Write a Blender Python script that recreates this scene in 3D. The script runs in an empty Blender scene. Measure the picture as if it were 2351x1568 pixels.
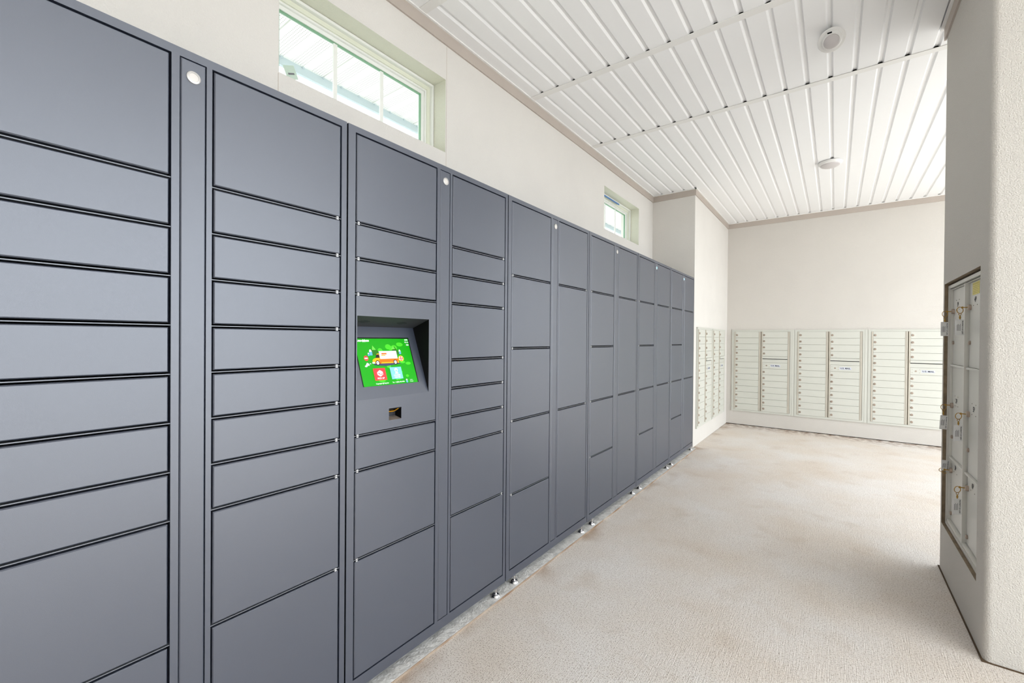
import bpy, bmesh, math, random
from mathutils import Matrix, Vector

C = bpy.context.scene
COL = C.collection
random.seed(7)
R = math.radians

# ------------------------------------------------------------------ camera
F_PX, IMG_W = 990.13, 2351.0
yaw, pitch, roll = R(36.8597), R(-0.3641), R(-0.4656)
fw0 = Vector((-math.sin(yaw), math.cos(yaw), 0)); rt0 = Vector((math.cos(yaw), math.sin(yaw), 0)); up0 = Vector((0, 0, 1))
fwd = math.cos(pitch)*fw0 + math.sin(pitch)*up0
up1 = -math.sin(pitch)*fw0 + math.cos(pitch)*up0
rgt = math.cos(roll)*rt0 - math.sin(roll)*up1
upv = math.sin(roll)*rt0 + math.cos(roll)*up1
cam_d = bpy.data.cameras.new('camera'); cam = bpy.data.objects.new('camera', cam_d); COL.objects.link(cam)
M = Matrix((rgt, upv, -fwd)).transposed().to_4x4(); M.translation = Vector((0, 0, 1.3))
cam.matrix_world = M
cam_d.sensor_width = 36; cam_d.lens = F_PX/IMG_W*36; cam_d.clip_start = 0.02; cam_d.clip_end = 300
C.camera = cam

# ------------------------------------------------------------------ world and exposure
w = bpy.data.worlds.new('overcast_sky'); C.world = w; w.use_nodes = True
wn = w.node_tree.nodes; bg = wn['Background']
bg.inputs[0].default_value = (0.895, 0.953, 1.0, 1); bg.inputs[1].default_value = 1.2
C.view_settings.view_transform = 'Standard'; C.view_settings.look = 'None'
C.view_settings.gamma = 1.0; C.view_settings.use_curve_mapping = False
C.view_settings.exposure = 1.88

sun_d = bpy.data.lights.new('sun', 'SUN'); sun_d.energy = 1.0; sun_d.angle = R(20); sun_d.color = (1, 0.97, 0.92)
sun = bpy.data.objects.new('sun', sun_d); COL.objects.link(sun)
sun.rotation_euler = Vector((0.40, 0.12, 1.0)).to_track_quat('Z', 'Y').to_euler()

# ------------------------------------------------------------------ materials
def lin(c):
    c = c/255.0
    return c/12.92 if c <= 0.04045 else ((c+0.055)/1.055)**2.4
def rgb(r, g, b): return (lin(r), lin(g), lin(b), 1)

def mat(name, col, rough=0.6, metal=0.0, bump=0.0, bscale=300, var=0.0, vscale=3, col2=None, emit=0, spec=0.5, detail=3, bd=0.002):
    m = bpy.data.materials.new(name); m.use_nodes = True
    nt = m.node_tree; b = nt.nodes['Principled BSDF']
    b.inputs['Base Color'].default_value = col; b.inputs['Roughness'].default_value = rough
    b.inputs['Metallic'].default_value = metal; b.inputs['Specular IOR Level'].default_value = spec
    tc = nt.nodes.new('ShaderNodeTexCoord')
    if var:
        n = nt.nodes.new('ShaderNodeTexNoise'); n.inputs['Scale'].default_value = vscale; n.inputs['Detail'].default_value = 6
        nt.links.new(tc.outputs['Object'], n.inputs['Vector'])
        r = nt.nodes.new('ShaderNodeValToRGB'); r.color_ramp.elements[0].position = 0.32; r.color_ramp.elements[1].position = 0.68
        c2 = col2 or tuple(x*(1-var) for x in col[:3])+(1,)
        r.color_ramp.elements[0].color = c2; r.color_ramp.elements[1].color = col
        nt.links.new(n.outputs['Fac'], r.inputs['Fac']); nt.links.new(r.outputs['Color'], b.inputs['Base Color'])
    if bump:
        n2 = nt.nodes.new('ShaderNodeTexNoise'); n2.inputs['Scale'].default_value = bscale; n2.inputs['Detail'].default_value = detail
        nt.links.new(tc.outputs['Object'], n2.inputs['Vector'])
        bp = nt.nodes.new('ShaderNodeBump'); bp.inputs['Strength'].default_value = bump; bp.inputs['Distance'].default_value = bd
        nt.links.new(n2.outputs['Fac'], bp.inputs['Height']); nt.links.new(bp.outputs['Normal'], b.inputs['Normal'])
    if emit:
        b.inputs['Emission Color'].default_value = col; b.inputs['Emission Strength'].default_value = emit
    return m

M_wall = mat('painted_stucco', rgb(226, 222, 216), 0.85, bump=0.6, bscale=150, var=0.04, vscale=2.5, bd=0.004, detail=4)
M_stucco = mat('coarse_stucco', rgb(216, 211, 203), 0.9, bump=0.9, bscale=240, var=0.06, vscale=260, bd=0.005, detail=3)
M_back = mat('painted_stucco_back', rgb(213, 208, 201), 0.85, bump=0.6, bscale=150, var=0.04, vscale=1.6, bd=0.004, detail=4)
M_frieze = mat('primed_trim_board', rgb(190, 179, 169), 0.7, var=0.05, vscale=6)
M_raw = mat('raw_mortar', rgb(150, 132, 108), 0.95, bump=1, bscale=90, var=0.4, vscale=25)
M_ceil = mat('vinyl_ceiling', rgb(246, 246, 246), 0.55, bump=0.12, bscale=120)
M_cwhite = mat('white_channel', rgb(240, 239, 236), 0.45)
M_void = mat('dark_plywood_void', rgb(52, 42, 32), 0.9)
M_paint = mat('grey_powder_coat', rgb(58, 66, 84), 0.41, metal=0.22, bump=0.10, bscale=900, spec=1.0)
M_paint.node_tree.nodes['Principled BSDF'].inputs['IOR'].default_value = 1.86
M_paintE = mat('grey_powder_coat_edge', rgb(128, 131, 138), 0.4, metal=0.4)
M_cav = mat('cavity_shade', rgb(10, 10, 11), 0.9, spec=0.1)  # black that stands for the shade in gaps, holes and interiors
M_dark = mat('shaded_recess_paint', rgb(50, 51, 55), 0.6)  # locker paint with the recess's shade put into the colour
M_blackp = mat('shaded_recess_side', rgb(9, 9, 10), 0.7, spec=0.2)
M_chrome = mat('chrome', (0.8, 0.8, 0.82, 1), 0.18, metal=1.0)
M_pin = mat('bright_pin', rgb(240, 240, 240), 0.3, metal=0.4)
M_btn = mat('satin_steel', rgb(205, 203, 200), 0.35, metal=0.6)
M_btn2 = mat('pale_button_lens', rgb(222, 217, 212), 0.4)
M_blue = mat('blue_glint', rgb(120, 200, 240), 0.4, emit=0.6)  # bluish glint on a lens, put into colour and glow; no lamp
M_mail = mat('mailbox_enamel', rgb(208, 208, 199), 0.45, bump=0.04, bscale=500)
M_mailE = mat('mailbox_hinge', rgb(205, 198, 184), 0.45)
M_gap = mat('mailbox_gap', rgb(160, 154, 140), 0.8)
M_lock = mat('satin_lock', rgb(172, 156, 142), 0.4, metal=0.5)
M_slot = mat('slot_dark', rgb(20, 18, 16), 0.8)
M_lab = mat('pale_blue_label', rgb(212, 216, 228), 0.5)
M_ink = mat('black_ink', rgb(35, 36, 42), 0.6)
M_brass = mat('brass', rgb(178, 140, 70), 0.3, metal=0.9)
M_tag = mat('white_tag', rgb(250, 250, 250), 0.4)
M_tagg = mat('tag_print', rgb(120, 120, 126), 0.5)
M_yel = mat('yellow_paper', rgb(236, 222, 130), 0.6)
M_yel2 = mat('yellow_paper_print', rgb(196, 180, 104), 0.6)
M_steelp = mat('aluminium_enamel', rgb(222, 220, 212), 0.42, var=0.04, vscale=5)
M_win = mat('white_vinyl_frame', rgb(240, 241, 236), 0.35)
M_win2 = mat('cream_vinyl_frame', rgb(228, 230, 212), 0.4)
M_green = mat('green_gasket', rgb(120, 165, 130), 0.4)
M_fascia = mat('blue_grey_flashing', rgb(192, 206, 212), 0.4)
M_tape = mat('blue_masking_tape', rgb(84, 132, 190), 0.6)
M_paper = mat('sticker_paper', rgb(205, 220, 208), 0.6)
M_lens = mat('frosted_lens', rgb(206, 201, 200), 0.35)
M_yellow = mat('scanner_yellow', rgb(246, 176, 20), 0.4)
M_scan = mat('scanner_black', rgb(14, 13, 14), 0.25)
M_leaf = mat('dry_leaf', rgb(120, 116, 88), 0.8)

def glass_mat():
    m = bpy.data.materials.new('window_glass'); m.use_nodes = True; nt = m.node_tree
    for n in list(nt.nodes): nt.nodes.remove(n)
    o = nt.nodes.new('ShaderNodeOutputMaterial'); mx = nt.nodes.new('ShaderNodeMixShader')
    t = nt.nodes.new('ShaderNodeBsdfTransparent'); t.inputs[0].default_value = (0.97, 0.99, 0.98, 1)
    g = nt.nodes.new('ShaderNodeBsdfGlossy'); g.inputs['Roughness'].default_value = 0.02
    mx.inputs[0].default_value = 0.05
    nt.links.new(t.outputs[0], mx.inputs[1]); nt.links.new(g.outputs[0], mx.inputs[2]); nt.links.new(mx.outputs[0], o.inputs[0])
    return m
M_glass = glass_mat()

def floor_mat():
    m = bpy.data.materials.new('broom_concrete'); m.use_nodes = True; nt = m.node_tree; L = nt.links
    b = nt.nodes['Principled BSDF']; b.inputs['Roughness'].default_value = 0.8
    tc = nt.nodes.new('ShaderNodeTexCoord')
    def noise(scale, detail=6, vec=None):
        n = nt.nodes.new('ShaderNodeTexNoise'); n.inputs['Scale'].default_value = scale; n.inputs['Detail'].default_value = detail
        L.new(vec or tc.outputs['Object'], n.inputs['Vector']); return n.outputs['Fac']
    def ramp(fac, p0, c0, p1, c1):
        r = nt.nodes.new('ShaderNodeValToRGB'); r.color_ramp.elements[0].position = p0; r.color_ramp.elements[1].position = p1
        r.color_ramp.elements[0].color = c0; r.color_ramp.elements[1].color = c1; L.new(fac, r.inputs['Fac']); return r.outputs['Color']
    def mix(fac, a, c, mode='MIX'):
        x = nt.nodes.new('ShaderNodeMix'); x.data_type = 'RGBA'; x.blend_type = mode
        if isinstance(fac, float): x.inputs[0].default_value = fac
        else: L.new(fac, x.inputs[0])
        for s, v in ((6, a), (7, c)):
            if isinstance(v, tuple): x.inputs[s].default_value = v
            else: L.new(v, x.inputs[s])
        return x.outputs[2]
    base = ramp(noise(1.6), 0.35, rgb(231, 219, 206), 0.65, rgb(238, 232, 226))
    spots = ramp(noise(4.0, 9), 0.56, (0, 0, 0, 1), 0.95, (0.6, 0.6, 0.6, 1))
    c = mix(spots, base, rgb(196, 172, 144))
    grit = ramp(noise(170, 3), 0.36, rgb(150, 128, 104), 0.47, (1, 1, 1, 1))
    c = mix(0.55, c, grit, 'MULTIPLY')
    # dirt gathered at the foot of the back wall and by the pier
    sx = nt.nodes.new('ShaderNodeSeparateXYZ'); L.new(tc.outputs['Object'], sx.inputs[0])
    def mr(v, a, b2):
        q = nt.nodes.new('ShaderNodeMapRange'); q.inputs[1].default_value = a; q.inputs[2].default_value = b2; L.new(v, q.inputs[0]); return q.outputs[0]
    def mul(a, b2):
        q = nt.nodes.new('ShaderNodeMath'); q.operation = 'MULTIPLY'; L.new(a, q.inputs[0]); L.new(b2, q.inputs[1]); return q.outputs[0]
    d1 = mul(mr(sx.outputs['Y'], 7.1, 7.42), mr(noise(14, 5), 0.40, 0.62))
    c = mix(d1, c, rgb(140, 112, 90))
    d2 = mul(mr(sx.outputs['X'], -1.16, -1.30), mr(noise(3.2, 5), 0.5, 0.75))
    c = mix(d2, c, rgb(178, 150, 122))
    L.new(c, b.inputs['Base Color'])
    mp = nt.nodes.new('ShaderNodeMapping'); mp.inputs['Scale'].default_value = (240, 14, 1); L.new(tc.outputs['Object'], mp.inputs[0])
    bn = noise(1.0, 3, mp.outputs[0]); bn2 = noise(330, 3)
    ad = nt.nodes.new('ShaderNodeMath'); ad.operation = 'ADD'; L.new(bn, ad.inputs[0]); L.new(bn2, ad.inputs[1])
    bp = nt.nodes.new('ShaderNodeBump'); bp.inputs['Strength'].default_value = 0.9; bp.inputs['Distance'].default_value = 0.004
    L.new(ad.outputs[0], bp.inputs['Height']); L.new(bp.outputs['Normal'], b.inputs['Normal'])
    return m
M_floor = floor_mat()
M_pad = mat('pale_footing', rgb(236, 234, 230), 0.85, bump=1.0, bscale=60, var=0.35, vscale=24, bd=0.006)
M_ground = mat('pale_bounce_ground', rgb(226, 224, 220), 0.9, var=0.1, vscale=4)

def soffit_mat():
    m = bpy.data.materials.new('perforated_soffit'); m.use_nodes = True; nt = m.node_tree; L = nt.links
    b = nt.nodes['Principled BSDF']; b.inputs['Roughness'].default_value = 0.5
    tc = nt.nodes.new('ShaderNodeTexCoord'); sx = nt.nodes.new('ShaderNodeSeparateXYZ'); L.new(tc.outputs['Object'], sx.inputs[0])
    def math_(op, a, b2=None):
        q = nt.nodes.new('ShaderNodeMath'); q.operation = op
        for i, v in enumerate((a, b2)):
            if v is None: continue
            if isinstance(v, (int, float)): q.inputs[i].default_value = v
            else: L.new(v, q.inputs[i])
        return q.outputs[0]
    def cell(v, s): return math_('SUBTRACT', math_('FRACT', math_('MULTIPLY', v, s)), 0.5)
    cx, cy = cell(sx.outputs['X'], 62), cell(sx.outputs['Y'], 62)
    r = math_('ADD', math_('MULTIPLY', cx, cx), math_('MULTIPLY', cy, cy))
    dot = math_('LESS_THAN', r, 0.035)
    band = math_('GREATER_THAN', math_('FRACT', math_('MULTIPLY', sx.outputs['Y'], 7.5)), 0.35)
    seam = math_('LESS_THAN', math_('FRACT', math_('MULTIPLY', sx.outputs['Y'], 2.5)), 0.02)
    f = math_('MAXIMUM', math_('MULTIPLY', dot, band), math_('MULTIPLY', seam, 0.6))
    mx = nt.nodes.new('ShaderNodeMix'); mx.data_type = 'RGBA'; L.new(f, mx.inputs[0])
    mx.inputs[6].default_value = rgb(246, 246, 242); mx.inputs[7].default_value = rgb(150, 150, 140)
    L.new(mx.outputs[2], b.inputs['Base Color'])
    return m
M_soffit = soffit_mat()

# ------------------------------------------------------------------ mesh helpers
class MB:
    def __init__(s): s.v = []; s.f = []; s.m = []
    def quad(s, pts, mi=0):
        n = len(s.v); s.v += [tuple(p) for p in pts]; s.f.append(tuple(range(n, n+len(pts)))); s.m.append(mi)
    def box(s, x0, x1, y0, y1, z0, z1, mi=0):
        n = len(s.v)
        s.v += [(x0, y0, z0), (x1, y0, z0), (x1, y1, z0), (x0, y1, z0), (x0, y0, z1), (x1, y0, z1), (x1, y1, z1), (x0, y1, z1)]
        for f in ((0, 3, 2, 1), (4, 5, 6, 7), (0, 1, 5, 4), (1, 2, 6, 5), (2, 3, 7, 6), (3, 0, 4, 7)):
            s.f.append(tuple(n+i for i in f)); s.m.append(mi)
    def door(s, x0, x1, yf, yb, z0, z1, c=0.0025, mi=0):
        # slab with a chamfered front rim
        n = len(s.v)
        s.v += [(x0, yb, z0), (x1, yb, z0), (x1, yb, z1), (x0, yb, z1),
                (x0, yf+c, z0), (x1, yf+c, z0), (x1, yf+c, z1), (x0, yf+c, z1),
                (x0+c, yf, z0+c), (x1-c, yf, z0+c), (x1-c, yf, z1-c), (x0+c, yf, z1-c)]
        F = [(0, 1, 2, 3), (8, 9, 10, 11)]
        for a in range(4):
            b_ = (a+1) % 4; F += [(a, b_, 4+b_, 4+a), (4+a, 4+b_, 8+b_, 8+a)]
        for f in F: s.f.append(tuple(n+i for i in f)); s.m.append(mi)
    def rings(s, rings, cap=(True, True), mi=0):
        n0 = len(s.v); k = len(rings[0])
        for r in rings: s.v += [tuple(p) for p in r]
        for i in range(len(rings)-1):
            for j in range(k):
                a = n0+i*k+j; b_ = n0+i*k+(j+1) % k
                s.f.append((a, b_, b_+k, a+k)); s.m.append(mi)
        if cap[0]: s.f.append(tuple(n0+j for j in range(k))); s.m.append(mi)
        if cap[1]: s.f.append(tuple(n0+(len(rings)-1)*k+j for j in range(k))); s.m.append(mi)
    def lathe(s, org, axis, prof, n=32, mi=0):
        # prof: list of (radius, distance along axis)
        ax = Vector(axis).normalized(); t = Vector((0, 0, 1)) if abs(ax.z) < 0.9 else Vector((1, 0, 0))
        u = ax.cross(t).normalized(); v = ax.cross(u)
        s.rings([[Vector(org)+ax*d+(u*math.cos(2*math.pi*j/n)+v*math.sin(2*math.pi*j/n))*r for j in range(n)] for r, d in prof], mi=mi)
    def tube(s, pts, r, n=10, closed=False, mi=0):
        pts = [Vector(p) for p in pts]; rs = []
        for i, p in enumerate(pts):
            a = pts[i-1] if (i or closed) else p; b_ = pts[(i+1) % len(pts)] if (i < len(pts)-1 or closed) else p
            d = (b_-a).normalized(); t = Vector((0.13, 0.31, 0.94))
            u = d.cross(t).normalized(); v = d.cross(u)
            rs.append([p+(u*math.cos(2*math.pi*j/n)+v*math.sin(2*math.pi*j/n))*r for j in range(n)])
        if closed: rs.append(rs[0]); s.rings(rs, (False, False), mi)
        else: s.rings(rs, mi=mi)
    def build(s, name, mats, parent=None, smooth=False, loc=None):
        me = bpy.data.meshes.new(name); me.from_pydata(s.v, [], s.f)
        if not isinstance(mats, (list, tuple)): mats = [mats]
        for m in mats: me.materials.append(m)
        for p, mi in zip(me.polygons, s.m): p.material_index = mi
        bm = bmesh.new(); bm.from_mesh(me)
        bmesh.ops.remove_doubles(bm, verts=bm.verts, dist=1e-6)
        bmesh.ops.recalc_face_normals(bm, faces=bm.faces); bm.to_mesh(me); bm.free()
        if smooth:
            for p in me.polygons: p.use_smooth = True
            try: me.set_sharp_from_angle(angle=R(35))
            except Exception: pass
        o = bpy.data.objects.new(name, me); COL.objects.link(o)
        if parent: o.parent = parent
        if loc: o.location = loc
        return o

def empty(name, loc=(0, 0, 0), rz=0.0):
    o = bpy.data.objects.new(name, None); COL.objects.link(o); o.location = loc; o.rotation_euler = (0, 0, rz)
    o.empty_display_size = 0.1
    return o
def tag(o, label=None, cat=None, group=None, kind=None):
    if label: o['label'] = label
    if cat: o['category'] = cat
    if group: o['group'] = group
    if kind: o['kind'] = kind
    return o
def struct(o): o['kind'] = 'structure'; return o
def kids(o): return [c for c in bpy.data.objects if c.parent is o]
def copy_tree(o, parent=None):
    c = o.copy(); COL.objects.link(c); c.parent = parent
    for ch in kids(o): copy_tree(ch, c)
    return c
def text(name, body, size, mtx, material, parent=None, align='CENTER', sx=1.0, bold=0.0):
    cu = bpy.data.curves.new(name, 'FONT'); cu.body = body; cu.size = size; cu.align_x = align; cu.align_y = 'CENTER'
    cu.offset = bold; cu.resolution_u = 3
    t = bpy.data.objects.new(name, cu); COL.objects.link(t)
    dg = bpy.context.evaluated_depsgraph_get(); me = bpy.data.meshes.new_from_object(t.evaluated_get(dg))
    bpy.data.objects.remove(t)
    me.transform(mtx @ Matrix.Diagonal((sx, 1, 1, 1))); me.materials.clear(); me.materials.append(material); me.name = name
    o = bpy.data.objects.new(name, me); COL.objects.link(o); o.parent = parent
    return o
def frame3(org, xa, ya):
    xa = Vector(xa); ya = Vector(ya); za = xa.cross(ya)
    m = Matrix((xa, ya, za)).transposed().to_4x4(); m.translation = Vector(org); return m

# ------------------------------------------------------------------ dimensions
CE = 3.122                      # ceiling height
XL, XP, YB, YP = -1.876, -1.364, 7.450, 5.470      # left wall, projecting wall face, back wall, start of projection
XR, YN, YF = 0.496, 2.560, 3.500                   # pier on the right: face, near and far edge
XF = -1.3453                    # locker fronts
RX = 2.65                        # outer edge of floor and roof on the open side
YR = -1.6                       # unseen rear wall behind the camera, set close to cut sky light

# ------------------------------------------------------------------ structure
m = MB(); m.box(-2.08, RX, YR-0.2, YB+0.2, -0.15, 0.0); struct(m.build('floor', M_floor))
m = MB(); m.box(-40, 40, -40, 50, -0.4, -0.16); struct(m.build('floor_outside', mat('dark_asphalt', rgb(92, 94, 96), 0.9, var=0.2, vscale=3)))
m = MB(); m.box(RX+0.001, 9.5, -12, 16, -0.4, -0.12); struct(m.build('floor_bounce_pale', M_ground))  # unseen pale ground, added to bounce light up to the ceiling
m = MB(); m.box(-9, -2.081, -12, 16, -0.4, -0.14); struct(m.build('floor_bounce_grey', mat('grey_bounce_ground', rgb(176, 176, 172), 0.9, var=0.2, vscale=8)))  # unseen ground, added to light the eave from below

def grid_face(mb, a_cuts, b_cuts, hole, fn, mi=0):
    for i in range(len(a_cuts)-1):
        for j in range(len(b_cuts)-1):
            a0, a1, b0, b1 = a_cuts[i], a_cuts[i+1], b_cuts[j], b_cuts[j+1]
            if hole((a0+a1)/2, (b0+b1)/2): continue
            mb.quad([fn(a0, b0), fn(a1, b0), fn(a1, b1), fn(a0, b1)], mi)

W1 = (0.859, 1.822, 2.41, 2.842); W2 = (4.030, 4.984, 2.42, 2.850)
m = MB(); XO = -2.08
ac = [YR-0.2, W1[0], W1[1], W2[0], W2[1], YP+0.3]; bc = [-0.15, 2.41, 2.42, 2.842, 2.850, CE+0.1]
hole = lambda a, b: any(q[0] < a < q[1] and q[2] < b < q[3] for q in (W1, W2))
grid_face(m, ac, bc, hole, lambda a, b: (XL, a, b)); grid_face(m, ac, bc, hole, lambda a, b: (XO, a, b))
for q in (W1, W2):
    y0, y1, z0, z1 = q
    m.quad([(XL, y0, z0), (XO, y0, z0), (XO, y1, z0), (XL, y1, z0)], 1); m.quad([(XL, y0, z1), (XO, y0, z1), (XO, y1, z1), (XL, y1, z1)], 1)
    m.quad([(XL, y0, z0), (XO, y0, z0), (XO, y0, z1), (XL, y0, z1)], 1); m.quad([(XL, y1, z0), (XO, y1, z0), (XO, y1, z1), (XL, y1, z1)], 1)
y0, y1 = ac[0], ac[-1]
m.quad([(XL, y0, -.15), (XO, y0, -.15), (XO, y0, bc[-1]), (XL, y0, bc[-1])]); m.quad([(XL, y1, -.15), (XO, y1, -.15), (XO, y1, bc[-1]), (XL, y1, bc[-1])])
struct(m.build('wall_left', [M_wall, mat('green_grey_reveal', rgb(222, 221, 204), 0.9, bump=0.8, bscale=150, bd=0.004)]))
m = MB(); m.box(XL-0.001, XL+0.0004, 1.828, 1.830, 2.02, 3.04); m.box(XL-0.001, XL+0.0004, 0.856, 0.858, 2.02, 2.405)
struct(m.build('trim_21', mat('hairline_crack', rgb(186, 172, 156), 0.9)))
m = MB(); m.box(-2.3, XP, YP, YB+0.01, 0.004, CE+0.05); struct(m.build('wall_left_projection', M_wall))
m = MB(); m.box(-2.3, RX+0.2, YB, YB+0.2, 0.010, CE+0.1); struct(m.build('wall_back', M_back))
m = MB(); m.box(-2.3, RX+0.2, YB+0.02, YB+0.18, -0.15, 0.010); struct(m.build('wall_gap_back', M_void))  # no board: dark strip put in as the shade of the wall gap
m = MB(); m.box(-2.08, RX, YR-0.2, YR, 0, CE); struct(m.build('wall_rear_sky_block', M_wall))

# pier on the right with the niche for the parcel compartments
NY0, NY1, NZ0, NZ1, ND = 2.690, 3.449, 0.270, 1.630, 0.45
m = MB(); rr = 0.022; PX1 = 1.30
hole = lambda a, b: NY0 < a < NY1 and NZ0 < b < NZ1
grid_face(m, [YN+rr, NY0, NY1, YF-rr], [0, NZ0, NZ1, CE], hole, lambda a, b: (XR, a, b))
for q in range(6):
    a0, a1 = R(90*q/6), R(90*(q+1)/6)
    p = lambda a: (XR+rr-rr*math.cos(a), YN+rr-rr*math.sin(a))
    (xa, ya), (xb, yb) = p(a0), p(a1); m.quad([(xa, ya, 0), (xb, yb, 0), (xb, yb, CE), (xa, ya, CE)])
    p = lambda a: (XR+rr-rr*math.cos(a), YF-rr+rr*math.sin(a))
    (xa, ya), (xb, yb) = p(a0), p(a1); m.quad([(xa, ya, 0), (xb, yb, 0), (xb, yb, CE), (xa, ya, CE)])
for yy in (YN, YF): m.quad([(XR+rr, yy, 0), (PX1, yy, 0), (PX1, yy, CE), (XR+rr, yy, CE)])
m.quad([(PX1, YN, 0), (PX1, YF, 0), (PX1, YF, CE), (PX1, YN, CE)])
xn = XR+ND
m.quad([(XR, NY0, NZ0), (xn, NY0, NZ0), (xn, NY1, NZ0), (XR, NY1, NZ0)], 1); m.quad([(XR, NY0, NZ1), (xn, NY0, NZ1), (xn, NY1, NZ1), (XR, NY1, NZ1)], 1)
m.quad([(XR, NY0, NZ0), (xn, NY0, NZ0), (xn, NY0, NZ1), (XR, NY0, NZ1)], 1); m.quad([(XR, NY1, NZ0), (xn, NY1, NZ0), (xn, NY1, NZ1), (XR, NY1, NZ1)], 1)
m.quad([(xn, NY0, NZ0), (xn, NY1, NZ0), (xn, NY1, NZ1), (xn, NY0, NZ1)], 1)
struct(m.build('wall_right', [M_stucco, M_raw]))

# raised footing strip under the lockers, with its dirty joint
m = MB(); m.box(XL, -1.318, YR, YP-0.015, -0.01, 0.010); struct(m.build('trim_1', M_pad))
m = MB(); m.box(-1.3180, -1.3150, YR, YP-0.015, -0.005, 0.0092); struct(m.build('trim_2', mat('joint_dirt', rgb(136, 104, 78), 0.9, var=0.9, vscale=6, col2=rgb(190, 176, 160))))
m = MB(); m.box(XR-0.006, PX1, YN-0.006, YF, 0.0, 0.004); struct(m.build('baseboard_right', mat('base_joint', rgb(84, 66, 46), 0.9)))

# frieze boards under the ceiling
def frieze(n, x0, x1, y0, y1, jx):
    m = MB(); m.box(x0, x1, y0, y1, 3.044, 3.1135); struct(m.build('trim_%d' % n, M_frieze))
    m = MB(); m.box(*jx, 3.1135, CE+0.003); struct(m.build('trim_%d' % (n+10), M_cwhite))
frieze(3, XL, XL+0.010, YR, YP, (XL, XL+0.022, YR, YP))
frieze(4, XL+0.010, XP+0.010, YP-0.010, YP, (XL+0.022, XP+0.014, YP-0.018, YP))
frieze(5, XP, XP+0.010, YP, YB, (XP, XP+0.022, YP-0.018, YB))
frieze(6, XP+0.010, RX, YB-0.010, YB, (XP+0.022, RX, YB-0.018, YB))
frieze(7, XR-0.010, XR, YN, YF, (XR-0.024, XR, YN-0.02, YF+0.02))

# ceiling: vinyl panels with open-ended grooves, cross channels between the lengths
PITCH, GX0, gd, g1, g2 = 0.1318, -0.046, 0.013, 0.017, 0.008
k0 = math.floor((XL-GX0)/PITCH)+1; k1 = math.floor((RX-GX0)/PITCH)
m = MB()
for ya, yb in ((YR, 1.610), (1.635, 2.698), (2.728, 3.716), (3.745, YB)):
    prof = [(XL-0.1, CE)]
    for k in range(k0, k1+1):
        g = GX0+k*PITCH
        if g > RX-0.05: continue
        if g-g1 > XL: prof += [(g-g1, CE), (g-g2, CE+gd), (g+g2, CE+gd), (g+g1, CE)]
    prof.append((RX, CE))
    for (xa, za), (xb, zb) in zip(prof, prof[1:]):
        m.quad([(xa, ya, za), (xb, ya, zb), (xb, yb, zb), (xa, yb, za)])
struct(m.build('ceiling', M_ceil))
m = MB()
for yc in (1.622, 2.713, 3.730):
    m.box(XL+0.02, RX, yc-0.026, yc+0.026, CE-0.004, CE-0.0005)
struct(m.build('trim_8', M_cwhite))
m = MB(); m.box(-2.1, RX, YR-0.2, YB+0.2, CE+0.06, CE+0.25); struct(m.build('ceiling_roof_deck', M_void))
m = MB(); m.box(RX, RX+0.05, YR-0.2, YB+0.2, CE-0.14, CE+0.25); struct(m.build('trim_9', M_frieze))

# eave outside the windows
m = MB(); m.box(-2.86, -2.08, YR-1, YB+2, 3.10, 3.12); struct(m.build('ceiling_eave', M_soffit))
m = MB(); m.box(-2.885, -2.86, YR-1, YB+2, 3.045, 3.16)
for i in range(90): m.box(-2.872, -2.852, YR-1+0.14*i, YR-1+0.14*i+0.012, 3.088, 3.100)
struct(m.build('trim_20', M_fascia))
m = MB(); m.box(-2.9, -2.08, YR-1, YB+2, 3.16, 3.30); struct(m.build('ceiling_eave_roof', M_fascia))

# ------------------------------------------------------------------ windows
def window(n, q):
    y0, y1, z0, z1 = q; r = struct(empty('window_%d' % n, (0, 0, 0)))
    def ring(mb, ya, yb, za, zb, t, x0, x1, mi=0):
        mb.box(x0, x1, ya, ya+t, za, zb, mi); mb.box(x0, x1, yb-t, yb, za, zb, mi)
        mb.box(x0, x1, ya+t, yb-t, za, za+t, mi); mb.box(x0, x1, ya+t, yb-t, zb-t, zb, mi)
    x = XL-0.100
    e = 0.0015
    m = MB(); ring(m, y0+e, y1-e, z0+e, z1-e, 0.013, x-0.07, x); m.build('window_frame', M_win, r)
    m = MB(); ring(m, y0+e+.013, y1-e-.013, z0+e+.013, z1-e-.013, 0.022, x-0.07, x-0.020, 0); m.build('window_stop', M_win2, r)
    m = MB(); ring(m, y0+.0365, y1-.0365, z0+.0365, z1-.0365, 0.010, x-0.07, x-0.028); ring(m, y0+.0465, y1-.0465, z0+.0465, z1-.0465, 0.018, x-0.07, x-0.040)
    m.build('sash', M_win, r)
    m = MB(); ring(m, y0+.0645, y1-.0645, z0+.0645, z1-.0645, 0.004, x-0.06, x-0.046); m.build('gasket', M_green, r)
    m = MB(); m.box(x-0.060, x-0.056, y0+.066, y1-.066, z0+.066, z1-.066); m.build('glass_pane', M_glass, r)
    m = MB()
    for t in (1/3, 2/3):
        yc = y0+.066+(y1-y0-.132)*t; m.box(x-0.056, x-0.048, yc-0.010, yc+0.010, z0+.068, z1-.068)
    m.build('glazing_bar', M_win, r)
    return r
window(1, W1); window(2, W2)
xg = XL-0.158
m = MB()
c0 = Vector((xg, 0.972, 2.488)); a = Vector((0, math.cos(R(24)), math.sin(R(24)))); b = Vector((0, -math.sin(R(24)), math.cos(R(24))))
m.quad([c0, c0+a*.055, c0+a*.055+b*.06, c0+b*.06]); m.quad([c0+Vector((0.001, 0, 0))+a*.012+b*.02, c0+Vector((0.001, 0, 0))+a*.043+b*.02, c0+Vector((0.001, 0, 0))+a*.043+b*.028, c0+Vector((0.001, 0, 0))+a*.012+b*.028], 1)
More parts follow.
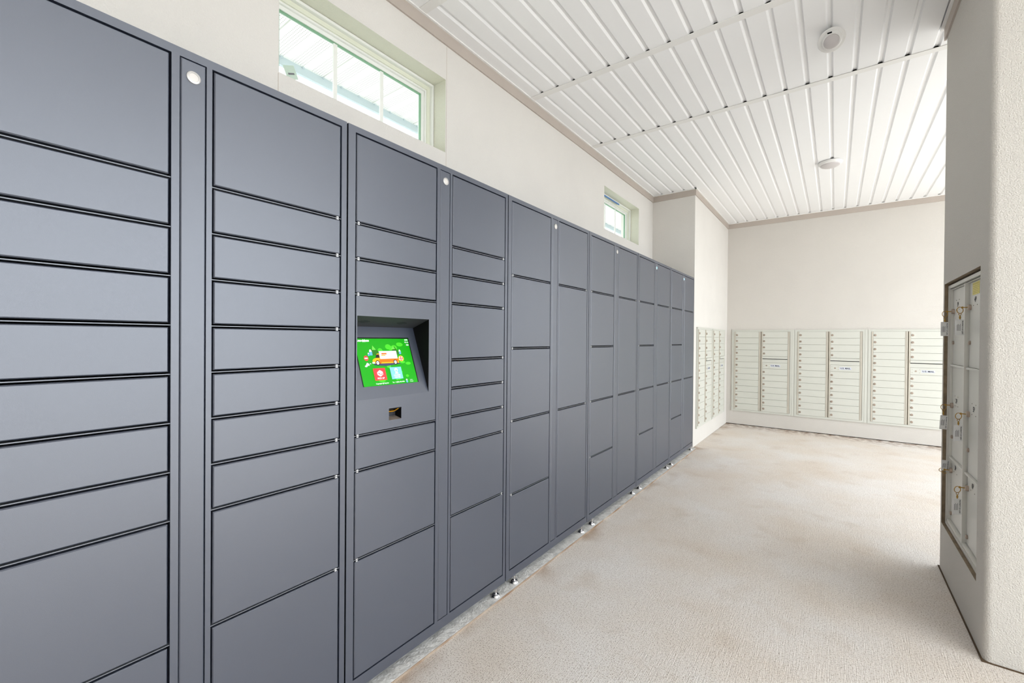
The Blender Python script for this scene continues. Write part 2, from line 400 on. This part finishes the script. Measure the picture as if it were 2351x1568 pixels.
tag(m.build('window_sticker', [M_paper, M_tagg]), 'small tilted paper sticker on the lower left of the large near window', 'sticker')
m = MB(); xt = XL-0.099
m.box(xt, xt+0.004, W2[0]+0.02, W2[0]+0.60, W2[3]-0.030, W2[3]-0.016)
tag(m.build('masking_tape', M_tape), 'strip of blue masking tape along the top of the small far window', 'tape')

# ------------------------------------------------------------------ parcel lockers
UW, UH0, UH1, UD = 0.902, 0.050, 2.0375, 0.50
C1, ST, C2 = (0.028, 0.414), (0.431, 0.490), (0.503, 0.883)
GAP, SH = 0.0048, 0.0022
def locker(name, col1, col2, console=None):
    r = empty(name)
    m = MB(); T = 0.0015
    m.box(0, T, 0.0, UD, UH0, UH1); m.box(UW-T, UW, 0, UD, UH0, UH1); m.box(-0.0005, 0, 0.004, UD, UH0, UH1, 1); m.box(UW, UW+0.0005, 0.004, UD, UH0, UH1, 1)                  # side sheets; black skins hold the gap's shade as colour
    m.box(T, UW-T, 0, UD, UH1-T, UH1); m.box(T, UW-T, 0, UD, UH0, UH0+T)
    m.box(T, UW-T, UD-T, UD, UH0+T, UH1-T, 1)
    zb, zt = 0.092, 2.016
    m.box(T, C1[0], 0, 0.02, UH0+T, UH1-T); m.box(C2[1], UW-T, 0, 0.02, UH0+T, UH1-T)
    m.box(C1[0], C2[1], 0, 0.02, UH0+T, zb); m.box(C1[0], C2[1], 0, 0.02, zt, UH1-T)
    m.box(C1[1], ST[0], 0, 0.02, zb, zt); m.box(ST[1], C2[0], 0, 0.02, zb, zt)
    # black boards put in for the unlit interior behind the doors
    m.box(C1[1]+.001, C2[1]+.001, 0.045, 0.06, UH0+T, UH1-T, 1)
    for qa, qb, qy in (((UH0+T, 0.952, .045), (0.952, 1.453, .13), (1.453, UH1-T, .045)) if console else ((UH0+T, UH1-T, .045),)):
        m.box(C1[0]-.001, C1[1]+.001, qy, qy+.015, qa, qb, 1)
    body = m.build('cabinet_body', [M_paint, M_cav], r)
    def column(cx, seams, pins, skip=None):
        zz = [zt]+seams+[zb]
        for i in range(len(zz)-1):
            a = zz[i]-(GAP if i == 0 else GAP+SH/2); b_ = zz[i+1]+(GAP if i == len(zz)-2 else GAP+SH/2)
            if skip == i: console(r, cx[0]+GAP, cx[1]-GAP, b_, a); 
            else:
                m = MB(); m.door(cx[0]+GAP, cx[1]-GAP, -0.001, 0.018, b_, a); d = m.build('door', M_paint, r)
            if i:
                px = cx[0]+GAP+0.009 if pins < 0 else cx[1]-GAP-0.009
                m = MB(); m.box(px-0.0035, px+0.0035, 0.0, 0.006, zz[i]-0.0048, zz[i]-0.0016); m.box(px-0.0035, px+0.0035, 0.0, 0.006, zz[i]+0.0016, zz[i]+0.0048)
                m.build('hinge_pin', M_pin, r)
        for s_ in seams:
            m = MB(); m.box(cx[0], cx[1], 0.003, 0.045, s_-SH/2, s_+SH/2); m.build('shelf_edge', M_paintE, r)
    column(C1, col1, -1, 3 if console else None); column(C2, col2, 1)
    m = MB(); m.door(ST[0]+.002, ST[1]-.002, -0.001, 0.018, zb+.002, zt-.002); sp = m.build('access_panel', M_paint, r)
    m = MB(); m.lathe((0.460, -0.001, 1.972), (0, -1, 0), [(0.0155, 0), (0.0155, 0.0035), (0.0135, 0.0045), (0.0105, 0.0045), (0.0105, 0.0025)], 28)
    m.build('lock_cover', M_btn, sp, True)
    m = MB(); m.lathe((0.460, -0.0036, 1.972), (0, -1, 0), [(0.0102, 0), (0.0102, 0.0012), (0.007, 0.002)], 24); m.build('lens', M_btn2, sp, True)
    for fx in (0.075, UW-0.075):
        for fy in (0.0, UD-0.05):
            m = MB(); m.lathe((fx, fy, 0.0105), (0, 0, 1), [(0.021, 0), (0.022, 0.004), (0.017, 0.012), (0.012, 0.014), (0.012, 0.0165), (0.006, 0.0165), (0.006, 0.0395)], 20)
            m.build('foot', M_chrome, r, True)
    return r

def console(r, x0, x1, z0, z1):
    # local frame: the unit starts at world Y = 0.847
    o0, o1, oz0, oz1 = 0.884-0.847, 1.218-0.847, 1.077, 1.377
    s0, s1, sz0, sz1 = 1.021-0.847, 1.079-0.847, 0.988, 1.033
    m = MB(); hole = lambda a, b: (o0 < a < o1 and oz0 < b < oz1) or (s0 < a < s1 and sz0 < b < sz1)
    grid_face(m, [x0, o0, s0, s1, o1, x1], [z0, sz0, sz1, oz0, oz1, z1], hole, lambda a, b: (a, -0.001, b))
    for p in ([(x0, z0), (x1, z0)], [(x1, z0), (x1, z1)], [(x1, z1), (x0, z1)], [(x0, z1), (x0, z0)]):
        (a, b), (c, d) = p; m.quad([(a, -.001, b), (c, -.001, d), (c, .018, d), (a, .018, b)])
    panel = m.build('console_panel', M_paint, r)
    bd, bz = 0.0997, 1.342     # depth and height of the back corner
    B = Vector((0, -0.001, oz0)); T = Vector((0, bd, bz)); U = (T-B).normalized(); L = (T-B).length
    m = MB()
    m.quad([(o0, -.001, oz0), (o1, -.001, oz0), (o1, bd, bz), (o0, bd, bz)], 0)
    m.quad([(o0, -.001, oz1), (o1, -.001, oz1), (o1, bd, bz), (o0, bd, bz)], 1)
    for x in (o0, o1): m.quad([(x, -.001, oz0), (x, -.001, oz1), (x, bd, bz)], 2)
    rec = m.build('screen_recess', [M_paint, M_dark, M_blackp], r)  # hood and cheeks: recess shade put into darker colours
    # loudspeaker holes in the hood
    V = (Vector((0, bd, bz))-Vector((0, -.001, oz1))); Lh = V.length; V.normalize(); n = Vector((0, V.z, -V.y))
    if n.z > 0: n = -n
    for cx in (o0+0.062, o0+0.235):
        m = MB()
        for i in range(-4, 5):
            for j in range(-2, 3):
                if abs(i)+abs(j)*1.5 > 4.6: continue
                c = Vector((cx+i*0.0058, 0, 0))+Vector((0, -.001, oz1))+V*(Lh*0.5+j*0.0058)+n*0.0004
                m.rings([[c+Vector((math.cos(t)*.0017, 0, 0))+V*math.sin(t)*.0017 for t in [k*math.pi/4 for k in range(8)]]]*1, (True, False))
        m.build('speaker_grille', M_cav, rec)
    # the screen itself: coordinates u along the unit, v up the slope
    N = Vector((0, -U.z, U.y))
    def P(u, v, h): return Vector((u-0.847, 0, 0))+B+U*v+N*h
    sm = []; mi = {}
    def sc(key, c, e=0.15):
        mi[key] = len(sm); sm.append(mat('screen_'+key, rgb(*c), 0.3, emit=e))
    sc('bezel', (8, 8, 8), 0); sc('green', (16, 150, 10)); sc('green2', (66, 190, 36)); sc('dkgreen', (40, 110, 20)); sc('ltgreen', (100, 200, 70))
    sc('red', (244, 60, 62)); sc('blue', (120, 186, 232)); sc('orange', (252, 168, 14)); sc('dkorange', (248, 106, 8)); sc('van', (214, 212, 226))
    sc('white', (244, 244, 250)); sc('black', (28, 22, 26)); sc('shadow', (62, 62, 92)); sc('grey', (196, 190, 206)); sc('peak', (90, 160, 214)); sc('yel', (255, 196, 60))
    m = MB(); h = [0.0012]
    def poly(pts, key):
        h[0] += 0.00004; m.quad([P(u, v, h[0]) for u, v in pts], mi[key])
    def rect(u0, u1, v0, v1, key): poly([(u0, v0), (u1, v0), (u1, v1), (u0, v1)], key)
    def disc(u, v, rx, ry, key, n=20): poly([(u+rx*math.cos(2*math.pi*k/n), v+ry*math.sin(2*math.pi*k/n)) for k in range(n)], key)
    u0, u1, v0, v1 = 0.9235, 1.1745, 0.0465, 0.234
    poly([(u0-.003, v0), (u1+.0045, v0), (u1+.0045, v1+.0045), (u0-.003, v1+.0045)], 'bezel'); rect(u0, u1, v0, v1, 'green')
    rnd = random.Random(3)
    for k in range(16):
        a, b_ = rnd.uniform(u0+.02, u1-.02), rnd.uniform(v0+.015, v1-.02); rx, ry = rnd.uniform(.006, .018), rnd.uniform(.004, .012)
        disc(a, b_, rx, ry, 'green2', 9)
    poly([(.975, .167), (.986, .186), (.995, .205), (.999, .186), (1.012, .188), (1.026, .170), (1.026, .165)], 'dkgreen')
    poly([(.990, .188), (.996, .206), (1.008, .188)], 'ltgreen')
    poly([(1.082, .186), (1.096, .202), (1.118, .167), (1.09, .167)], 'dkgreen'); poly([(1.078, .188), (1.092, .203), (1.098, .190)], 'ltgreen')
    for a, b_, s_ in ((.982, .166, 1.0), (.971, .164, .55), (1.118, .168, .8)):
        disc(a, b_+.014*s_, .0055*s_, .010*s_, 'white', 12); rect(a-.006*s_, a+.006*s_, b_, b_+.014*s_, 'peak')
    disc(.957, .155, .0095, .0105, 'red'); rect(.9505, .9635, .1525, .1575, 'white')
    rect(.9562, .9578, .139, .1445, 'dkgreen')
    poly([(.948, .124), (.951, .131), (.957, .138), (.965, .133), (.966, .126)], 'grey'); disc(.950, .124, .006, .0035, 'grey'); disc(.971, .133, .003, .002, 'grey')
    # van
    poly([(.982, .127), (1.040, .121), (1.112, .128), (1.100, .134), (.992, .133)], 'shadow')
    poly([(.981, .133), (.983, .147), (.992, .153), (.998, .154), (1.003, .165), (1.008, .172), (1.020, .172), (1.020, .133)], 'orange')
    poly([(.9975, .155), (1.003, .166), (1.008, .169), (1.0165, .169), (1.0165, .155)], 'black')
    rect(1.012, 1.103, .132, .150, 'dkorange'); rect(1.020, 1.103, .132, .137, 'orange')
    poly([(1.018, .150), (1.018, .182), (1.100, .182), (1.100, .150)], 'van')
    rect(1.028, 1.052, .168, .174, 'dkorange'); rect(1.026, 1.045, .162, .166, 'orange'); rect(1.034, 1.050, .156, .159, 'grey')
    rect(.979, .991, .133, .139, 'grey')
    for a in (1.003, 1.085): disc(a, .135, .0095, .0105, 'black'); disc(a, .135, .006, .007, 'white'); disc(a, .135, .0017, .002, 'black')
    disc(1.116, .149, .013, .012, 'yel'); disc(1.116, .149, .010, .009, 'red')
    for k in range(4): disc(1.110+.006*(k % 2)*1.6, .1455+.006*(k//2)*1.3, .0032, .003, 'white', 8)
    # buttons
    rect(.975, 1.0285, .0665, .1135, 'red'); rect(1.051, 1.1045, .0665, .1145, 'blue')
    poly([(.990, .098), (1.003, .106), (1.015, .099), (1.015, .088), (1.002, .0805), (.990, .088)], 'white'); poly([(.994, .0965), (1.004, .0905), (1.004, .0865), (.994, .0925)], 'red')
    poly([(1.0065, .0855), (1.0125, .089), (1.0125, .0935), (1.0065, .090)], 'red')
    disc(1.0785, .102, .0075, .0085, 'white'); disc(1.0785, .100, .004, .0045, 'blue'); poly([(1.070, .0875), (1.074, .093), (1.083, .093), (1.087, .0875)], 'white')
    disc(1.119, .0595, .004, .004, 'grey', 10); disc(1.119, .053, .005, .005, 'peak', 10)
    scr = m.build('touchscreen', sm, r)
    wt = sm[mi['white']]
    def st(s_, u, v, size, sx=1.0, align='CENTER', bold=0.0):
        mt = frame3(P(u, v, 0.0040), (1, 0, 0), U); t = text('screen_text', s_, size, mt, wt, scr, align, sx, bold); return t
    st('URBNXPRESS', .958, .2235, .0085, 1.05, bold=.0004); st('X', .962, .2235, .015, 1.0, bold=.0003)
    st('1078', 1.161, .2275, .0085, bold=.0002); st('V3.1.0', 1.161, .217, .0075, bold=.0002); st('PM1', 1.164, .2055, .0075, bold=.0002)
    st('PICK UP', 1.002, .0735, .0085, bold=.0002); st('COURIER', 1.078, .081, .0075, bold=.0001); st('CENTER', 1.078, .073, .0075, bold=.0001)
    st('Copyright @ Express', 1.003, .0535, .0065, bold=.0001); st('Tel:  +1(800) 492-4932', 1.078, .0535, .0065, 0.95, bold=.0001)
    st('Admin', 1.142, .0585, .005); st('Manager', 1.142, .0525, .005)
    # scanner niche below the screen
    q = 0.036; m = MB()
    m.quad([(s0, -.001, sz1), (s1, -.001, sz1), (s1, q, sz0+.022), (s0, q, sz0+.022)], 0)
    m.quad([(s0, -.001, sz0), (s1, -.001, sz0), (s1, q, sz0+.008), (s0, q, sz0+.008)], 1)
    m.quad([(s0, q, sz0+.008), (s1, q, sz0+.008), (s1, q, sz0+.022), (s0, q, sz0+.022)], 0)
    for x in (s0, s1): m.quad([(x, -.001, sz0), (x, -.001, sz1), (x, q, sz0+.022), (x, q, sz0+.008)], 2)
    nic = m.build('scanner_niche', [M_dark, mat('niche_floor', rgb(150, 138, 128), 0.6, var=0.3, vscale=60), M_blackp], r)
    A = Vector((0, -.001, sz1)); Bq = Vector((0, q, sz0+.022)); V = (Bq-A).normalized(); n = Vector((0, V.z, -V.y)); n = n if n.y < 0 else -n
    def Q(x, t, hh): return Vector((x, 0, 0))+A+V*t+n*hh
    m = MB(); a0, a1 = s0+.004, s1-.010
    m.quad([Q(a0, .006, .0008), Q(a1, .006, .0008), Q(a1-.004, .030, .0008), Q(a0, .030, .0008)])
    m.build('scanner_window', M_scan, r)
    m = MB(); m.tube([Q(a0, .030, .0015), Q(a1-.006, .030, .0015), Q(a1-.003, .026, .0015), Q(a1, .008, .0015)], .0013, 6); m.build('scanner_rim', M_yellow, r)

S10 = [1.702, 1.577, 1.453, 1.328, 1.203, 1.078, 0.953, 0.829, 0.513]
S5, S3 = [1.630, 1.250, 0.870, 0.485], [1.630, 0.870]
JOINT = [-0.061, 0.847, 1.755, 2.663, 3.571, 4.479]
GRP = 'grey parcel lockers along the left wall'
def place(o, k, label):
    o.location = (XF, JOINT[k]+0.002, 0); o.rotation_euler = (0, 0, R(90)); tag(o, label, 'locker', GRP); return o
place(locker('parcel_locker', S10, S10), 0, 'grey metal parcel locker nearest the camera, with twenty small and large doors')
place(locker('parcel_locker', [1.702, 1.577, 1.453, 0.952, 0.828, 0.513], [1.702, 1.577, 1.453, 1.205, 1.080, 0.955, 0.830, 0.515], console), 1,
      'grey metal parcel locker with the green touchscreen and scanner set in its front')
lc = place(locker('parcel_locker', S5, S3), 2, 'grey metal parcel locker just beyond the touchscreen unit, standing on chrome feet')
place(copy_tree(lc), 3, 'grey metal parcel locker standing below the small far window')
lf = place(copy_tree(lc), 4, 'grey metal parcel locker with a painted blue glint on its button, second from the far end')
lg = place(copy_tree(lc), 5, 'grey metal parcel locker at the far end of the row, against the projecting wall')
for o in (lf, lg):
    for c in kids(o):
        if c.name.startswith('access_panel'):
            for l in kids(c):
                if l.name.startswith('lens'):
                    l.data = l.data.copy(); l.data.materials.clear(); l.data.materials.append(M_blue)

# ------------------------------------------------------------------ letterbox cabinets
def mailbox():
    r = empty('mailbox_cabinet'); W, Z0, Z1 = 0.819, 0.215, 1.462
    zt, rh = 1.436, 0.0919; zb = zt-13*rh
    cols = ((0.037, 0.398), (0.402, 0.766))
    m = MB(); f = -0.016
    m.box(0.001, 0.037, f, 0, Z0, Z1); m.box(0.766, W-0.001, f, 0, Z0, Z1)
    m.box(0.037, 0.766, f, 0, zt, Z1); m.box(0.037, 0.766, f, 0, Z0, zb)
    m.box(0.006, 0.012, f-0.003, f, Z0, Z1); m.box(0.001, W-0.001, f-0.004, f, Z1-0.008, Z1)
    m.box(0.790, 0.795, f-0.003, f, Z0, Z1)
    m.box(0.037, 0.766, -0.003, 0, zb, zt, 1)
    m.build('frame', [M_mail, M_gap], r)
    for ci, (a, b) in enumerate(cols):
        m = MB(); m.box(a+0.002, a+0.016, -0.024, -0.003, zb+.002, zt-.002); m.box(b-0.030, b-0.022, -0.019, -0.003, zb+.002, zt-.002)
        m.box(b-0.019, b-0.005, -0.020, -0.003, zb+.002, zt-.002)
        m.build('column_rail', M_mailE, r)
        for i in range(13):
            z1 = zt-i*rh-0.0012; z0 = zt-(i+1)*rh+0.0012
            if ci and i == 4:
                m = MB(); m.box(a+.016, b-.032, -0.020, -0.003, z0, z0+0.048); m.box(a+.016, b-.032, -0.034, -0.003, z0+0.058, z1)
                m.box(a+.016, b-.032, -0.0045, -0.003, z0+.048, z0+.058, 1); s_ = m.build('outgoing_slot', [M_mail, M_slot], r); continue
            m = MB(); m.door(a+.017, b-.032, -0.022, -0.003, z0, z1, 0.0015)
            if ci and i == 5:
                d = m.build('carrier_door', M_mail, r)
                m = MB(); zc = (z0+z1)/2; m.box(a+.12, a+.245, -0.0228, -0.022, zc-.016, zc+.016); m.build('mail_label', M_lab, d)
                text('mail_text', 'U.S. MAIL', 0.027, frame3((a+.183, -0.0235, zc), (1, 0, 0), (0, 0, 1)), M_ink, d, bold=.0008)
                m = MB(); m.lathe((a+.070, -.022, zc), (0, -1, 0), [(.010, 0), (.009, .003)], 14)
                for dx, dz in ((-.035, .02), (-.035, -.02), (.035, .02), (.035, -.02)): m.lathe((a+.07+dx, -.022, zc+dz), (0, -1, 0), [(.003, 0), (.002, .0015)], 8)
                m.build('lock', M_lock, d, True); continue
            d = m.build('door', M_mail, r)
            m = MB(); m.lathe((a+0.036, -0.022, (z0+z1)/2-.004), (0, -1, 0), [(0.014, 0), (0.014, 0.005), (0.011, 0.009), (0.006, 0.0095), (0.005, 0.006)], 16)
            m.build('lock', M_lock, d, True)
    return r
mb0 = mailbox(); GM = 'white letterbox cabinets set in the walls'
def put(o, loc, rz, label): o.location = loc; o.rotation_euler = (0, 0, rz); tag(o, label, 'mailbox', GM)
put(mb0, (-1.291, YB, 0), 0, 'cream letterbox cabinet on the back wall, leftmost of three beside the corner')
put(copy_tree(mb0), (-0.472, YB, 0), 0, 'cream letterbox cabinet in the middle of the three on the back wall')
put(copy_tree(mb0), (0.347, YB, 0), 0, 'cream letterbox cabinet on the back wall, partly hidden by the pier')
put(copy_tree(mb0), (XP, 5.573, 0), R(90), 'cream letterbox cabinet on the projecting side wall, next to the parcel lockers')
put(copy_tree(mb0), (XP, 6.395, 0), R(90), 'cream letterbox cabinet on the projecting side wall, next to the back corner')

# ------------------------------------------------------------------ parcel compartments in the pier
X0c = XR+0.015
pc = empty('parcel_compartment_cabinet', (X0c, NY1-0.001, 0), R(-90))
tag(pc, 'grey metal cabinet of large parcel compartments sunk in the right pier, keys in its locks', 'mailbox')
Wc = NY1-NY0-0.002; za, zb_ = NZ0+0.002, NZ1-0.012
m = MB(); D = 0.40
m.box(0.0, 0.014, 0, D, za, zb_); m.box(Wc-0.014, Wc, 0, D, za, zb_); m.box(0.014, Wc-.014, 0, D, zb_-0.016, zb_); m.box(0.014, Wc-.014, 0, D, za, za+0.014)
m.box(0.014, Wc-.014, 0.05, 0.06, za+.014, zb_-.016, 1)
m.build('outer_frame', [M_steelp, M_cav], pc)
rows = [(1.592, 1.178), (1.166, 0.660), (0.648, 0.306)]
colx = [(0.026, 0.368), (0.394, Wc-0.020)]
m = MB(); m.box(0.0185, 0.0245, 0.006, 0.045, za+.018, zb_-.022); m.box(0.370, 0.384, 0.002, 0.045, za+.018, zb_-.022)
m.box(0.0245, Wc-.016, 0.008, 0.045, 1.594, zb_-.022); m.box(0.0245, Wc-.016, 0.004, 0.045, za+.016, 0.303)
for a, b in ((1.167, 1.177), (0.649, 0.659)):
    m.box(0.026, 0.368, 0.008, 0.045, a, b); m.box(0.388, Wc-.02, 0.008, 0.045, a, b)
m.build('inner_frame', M_steelp, pc)
pk = [1.472, 0.948, 0.584]; kn = [1.298, 0.772, 0.345]; num = 1
for ci, (a, b) in enumerate(colx):
    for i, (z1, z0) in enumerate(rows):
        m = MB(); m.door(a, b, 0.018, 0.036, z0, z1, 0.0015); d = m.build('compartment_door', M_steelp, pc)
        lx = a+0.020
        m = MB(); m.lathe((lx, 0.018, pk[i]), (0, -1, 0), [(0.014, 0), (0.014, 0.008), (0.0125, 0.011), (0.008, 0.0115)], 20); m.build('key_lock', M_lock, d, True)
        m = MB(); m.lathe((lx, 0.018, kn[i]), (0, -1, 0), [(0.010, 0), (0.010, 0.006), (0.007, 0.008)], 16); m.build('cam_lock', M_lock, d, True)
        zc = pk[i]+0.028
        text('door_number', '%dP' % num, 0.034, frame3((lx+.085, 0.0172, zc+.004), (1, 0, 0), (0, 0, 1)), M_ink, d, bold=.001); num += 1
        m = MB()
        for dx in (-.035, .035):
            for dz in (-.022, .030): m.lathe((lx+.085+dx, 0.018, zc+dz), (0, -1, 0), [(.003, 0), (.002, .0015)], 8)
        m.build('rivet', M_gap, d)
m = MB(); a, b = colx[1][0]+.055, colx[1][0]+.175
m.box(a, b, 0.0165, 0.018, 1.528, 1.586)
for k in range(5): m.box(a+.008, b-.008, 0.0160, 0.0165, 1.534+k*.008, 1.537+k*.008, 1)
nt_ = m.build('notice', [M_yel, M_yel2], pc)
text('notice_text', 'IMPORTANT NOTICE', 0.011, frame3(((a+b)/2, 0.0158, 1.578), (1, 0, 0), (0, 0, 1)), M_yel2, nt_, bold=.0003)

def key(col, row, label, tilt=0.0, turned=False):
    lx = colx[col][0]+0.020; z = pk[row]
    Y = NY1-0.001-lx; X = X0c+0.018-0.0115
    r = empty('key', (X, Y, z)); tag(r, label, 'key', 'keys left in the parcel compartment locks')
    m = MB(); m.box(-0.020, -0.0005, -0.0012, 0.0012, -0.0022, 0.0022); m.lathe((-0.018, 0.0015, 0), (0, -1, 0), [(0.005, 0), (0.005, 0.003)], 16)
    m.build('blade', M_brass, r)
    rg = Vector((0.8, 0.6, 0)); c = Vector((-0.026, 0, -0.013))
    if turned:
        m = MB(); c = Vector((-0.030, 0, -0.004)); m.tube([c+rg*math.cos(t)*0.015+Vector((0, 0, math.sin(t)*.010)) for t in [k*math.pi/10 for k in range(20)]], 0.0016, 8, True)
        m.build('split_ring', M_brass, r, True)
        m = MB(); m.tube([c+Vector((0, -.003, -.010)), c+rg*0.012+Vector((0, 0, -.020)), c+rg*0.026+Vector((0, 0, -.018))], .002, 8); m.build('swivel_clip', M_brass, r, True)
        org = c+rg*0.000+Vector((-0.004, -0.008, 0.000)); ax = (rg*math.cos(R(-6))+Vector((0, 0, math.sin(R(-6))))); az = Vector((0, 0, 1))*math.cos(R(6))+rg*math.sin(R(6))
        hgt = 0.058
    else:
        m = MB(); m.tube([c+rg*math.cos(t)*0.0155+Vector((0, 0, math.sin(t)*.0155)) for t in [k*math.pi/12 for k in range(24)]], 0.0016, 8, True)
        m.build('split_ring', M_brass, r, True)
        m = MB(); t0 = c+Vector((0, 0, -0.0155))
        m.tube([t0+rg*math.cos(t)*0.0065+Vector((0, 0, -.005+math.sin(t)*.005)) for t in [k*math.pi/6 for k in range(12)]], 0.0013, 8, True)
        m.lathe(t0+Vector((0, 0, -.010)), (0, 0, -1), [(.0015, 0), (.003, .004), (.004, .011), (.0022, .018), (.001, .021)], 10)
        m.build('swivel_clip', M_brass, r, True)
        hgt = 0.078; org = t0+Vector((0, 0, -0.030-hgt))-rg*0.022; ca, sa = math.cos(R(tilt)), math.sin(R(tilt))
        ax = rg*ca+Vector((0, 0, sa)); az = Vector((0, 0, ca))-rg*sa
    nn = ax.cross(az)
    if nn.y > 0: nn = -nn
    Wt = 0.042
    m = MB()
    def slab(u0, u1, v0, v1, h0, h1, mi):
        pts = [org+ax*u+az*v for u, v in ((u0, v0), (u1, v0), (u1, v1), (u0, v1))]
        m.rings([[p+nn*h0 for p in pts], [p+nn*h1 for p in pts]], mi=mi)
    slab(0, Wt, 0, hgt, -.0008, .0008, 0)
    for k in range(4): slab(.007+.005*k, .009+.005*k, hgt*.28, hgt*(.66+.05*(k % 2)), .0008, .0010, 1)
    tg = m.build('tag', [M_tag, M_tagg], r)
    mt = frame3(org+ax*(Wt-.008)+az*hgt*.5+nn*.0012, -az, ax)
    text('tag_text', 'PROPERTY OF USPS', 0.0075 if not turned else .0055, mt, M_ink, tg, bold=.0002)
    return r
key(0, 0, 'brass key with white tag in the top lock of the pier cabinet, far column')
key(0, 1, 'brass key with white tag in the middle lock of the far column', tilt=-4)
key(0, 2, 'brass key in the bottom far lock, its white tag flipped up over the ring', turned=True)
key(1, 0, 'brass key with round ring and white tag in the top lock below the yellow notice')
key(1, 1, 'brass key with ring and hanging tag in the middle lock of the near column')
key(1, 2, 'brass key with ring and white tag in the lowest lock of the near column')

# ------------------------------------------------------------------ ceiling fittings
def lathe_part(name, z_prof, mtl, parent):
    m = MB(); m.lathe((0, 0, 0), (0, 0, -1), z_prof, 48); return m.build(name, mtl, parent, True)
s_ = empty('ceiling_sensor', (-0.036, 3.154, CE-0.050)); s_.rotation_euler = (R(-40), 0, 0)
tag(s_, 'round white ceiling sensor hanging tilted from the panels, nearer the camera', 'sensor')
lathe_part('mounting_ring', [(0.046, -0.004), (0.066, -0.002), (0.068, 0.004), (0.064, 0.009), (0.052, 0.012)], M_cwhite, s_)
lathe_part('housing', [(0.052, 0.010), (0.049, 0.020), (0.043, 0.025)], M_cwhite, s_)
lathe_part('lens', [(0.040, 0.022), (0.037, 0.030), (0.024, 0.036), (0.006, 0.038)], M_lens, s_)
lathe_part('stem', [(0.030, -0.036), (0.036, 0.0)], M_cwhite, s_)
m = MB(); m.box(-0.020, 0.002, -0.052, -0.046, -0.0245, -0.020); m.build('slot', M_cav, s_)
l_ = empty('ceiling_light', (-0.060, 5.445, CE)); tag(l_, 'flat round white disc light on the ceiling, farther from the camera', 'light')
lathe_part('trim_ring', [(0.080, 0), (0.102, 0.004), (0.103, 0.012), (0.097, 0.024), (0.084, 0.032)], M_cwhite, l_)
lathe_part('diffuser', [(0.084, 0.030), (0.080, 0.040), (0.060, 0.050), (0.030, 0.055), (0.008, 0.056)], M_lens, l_)
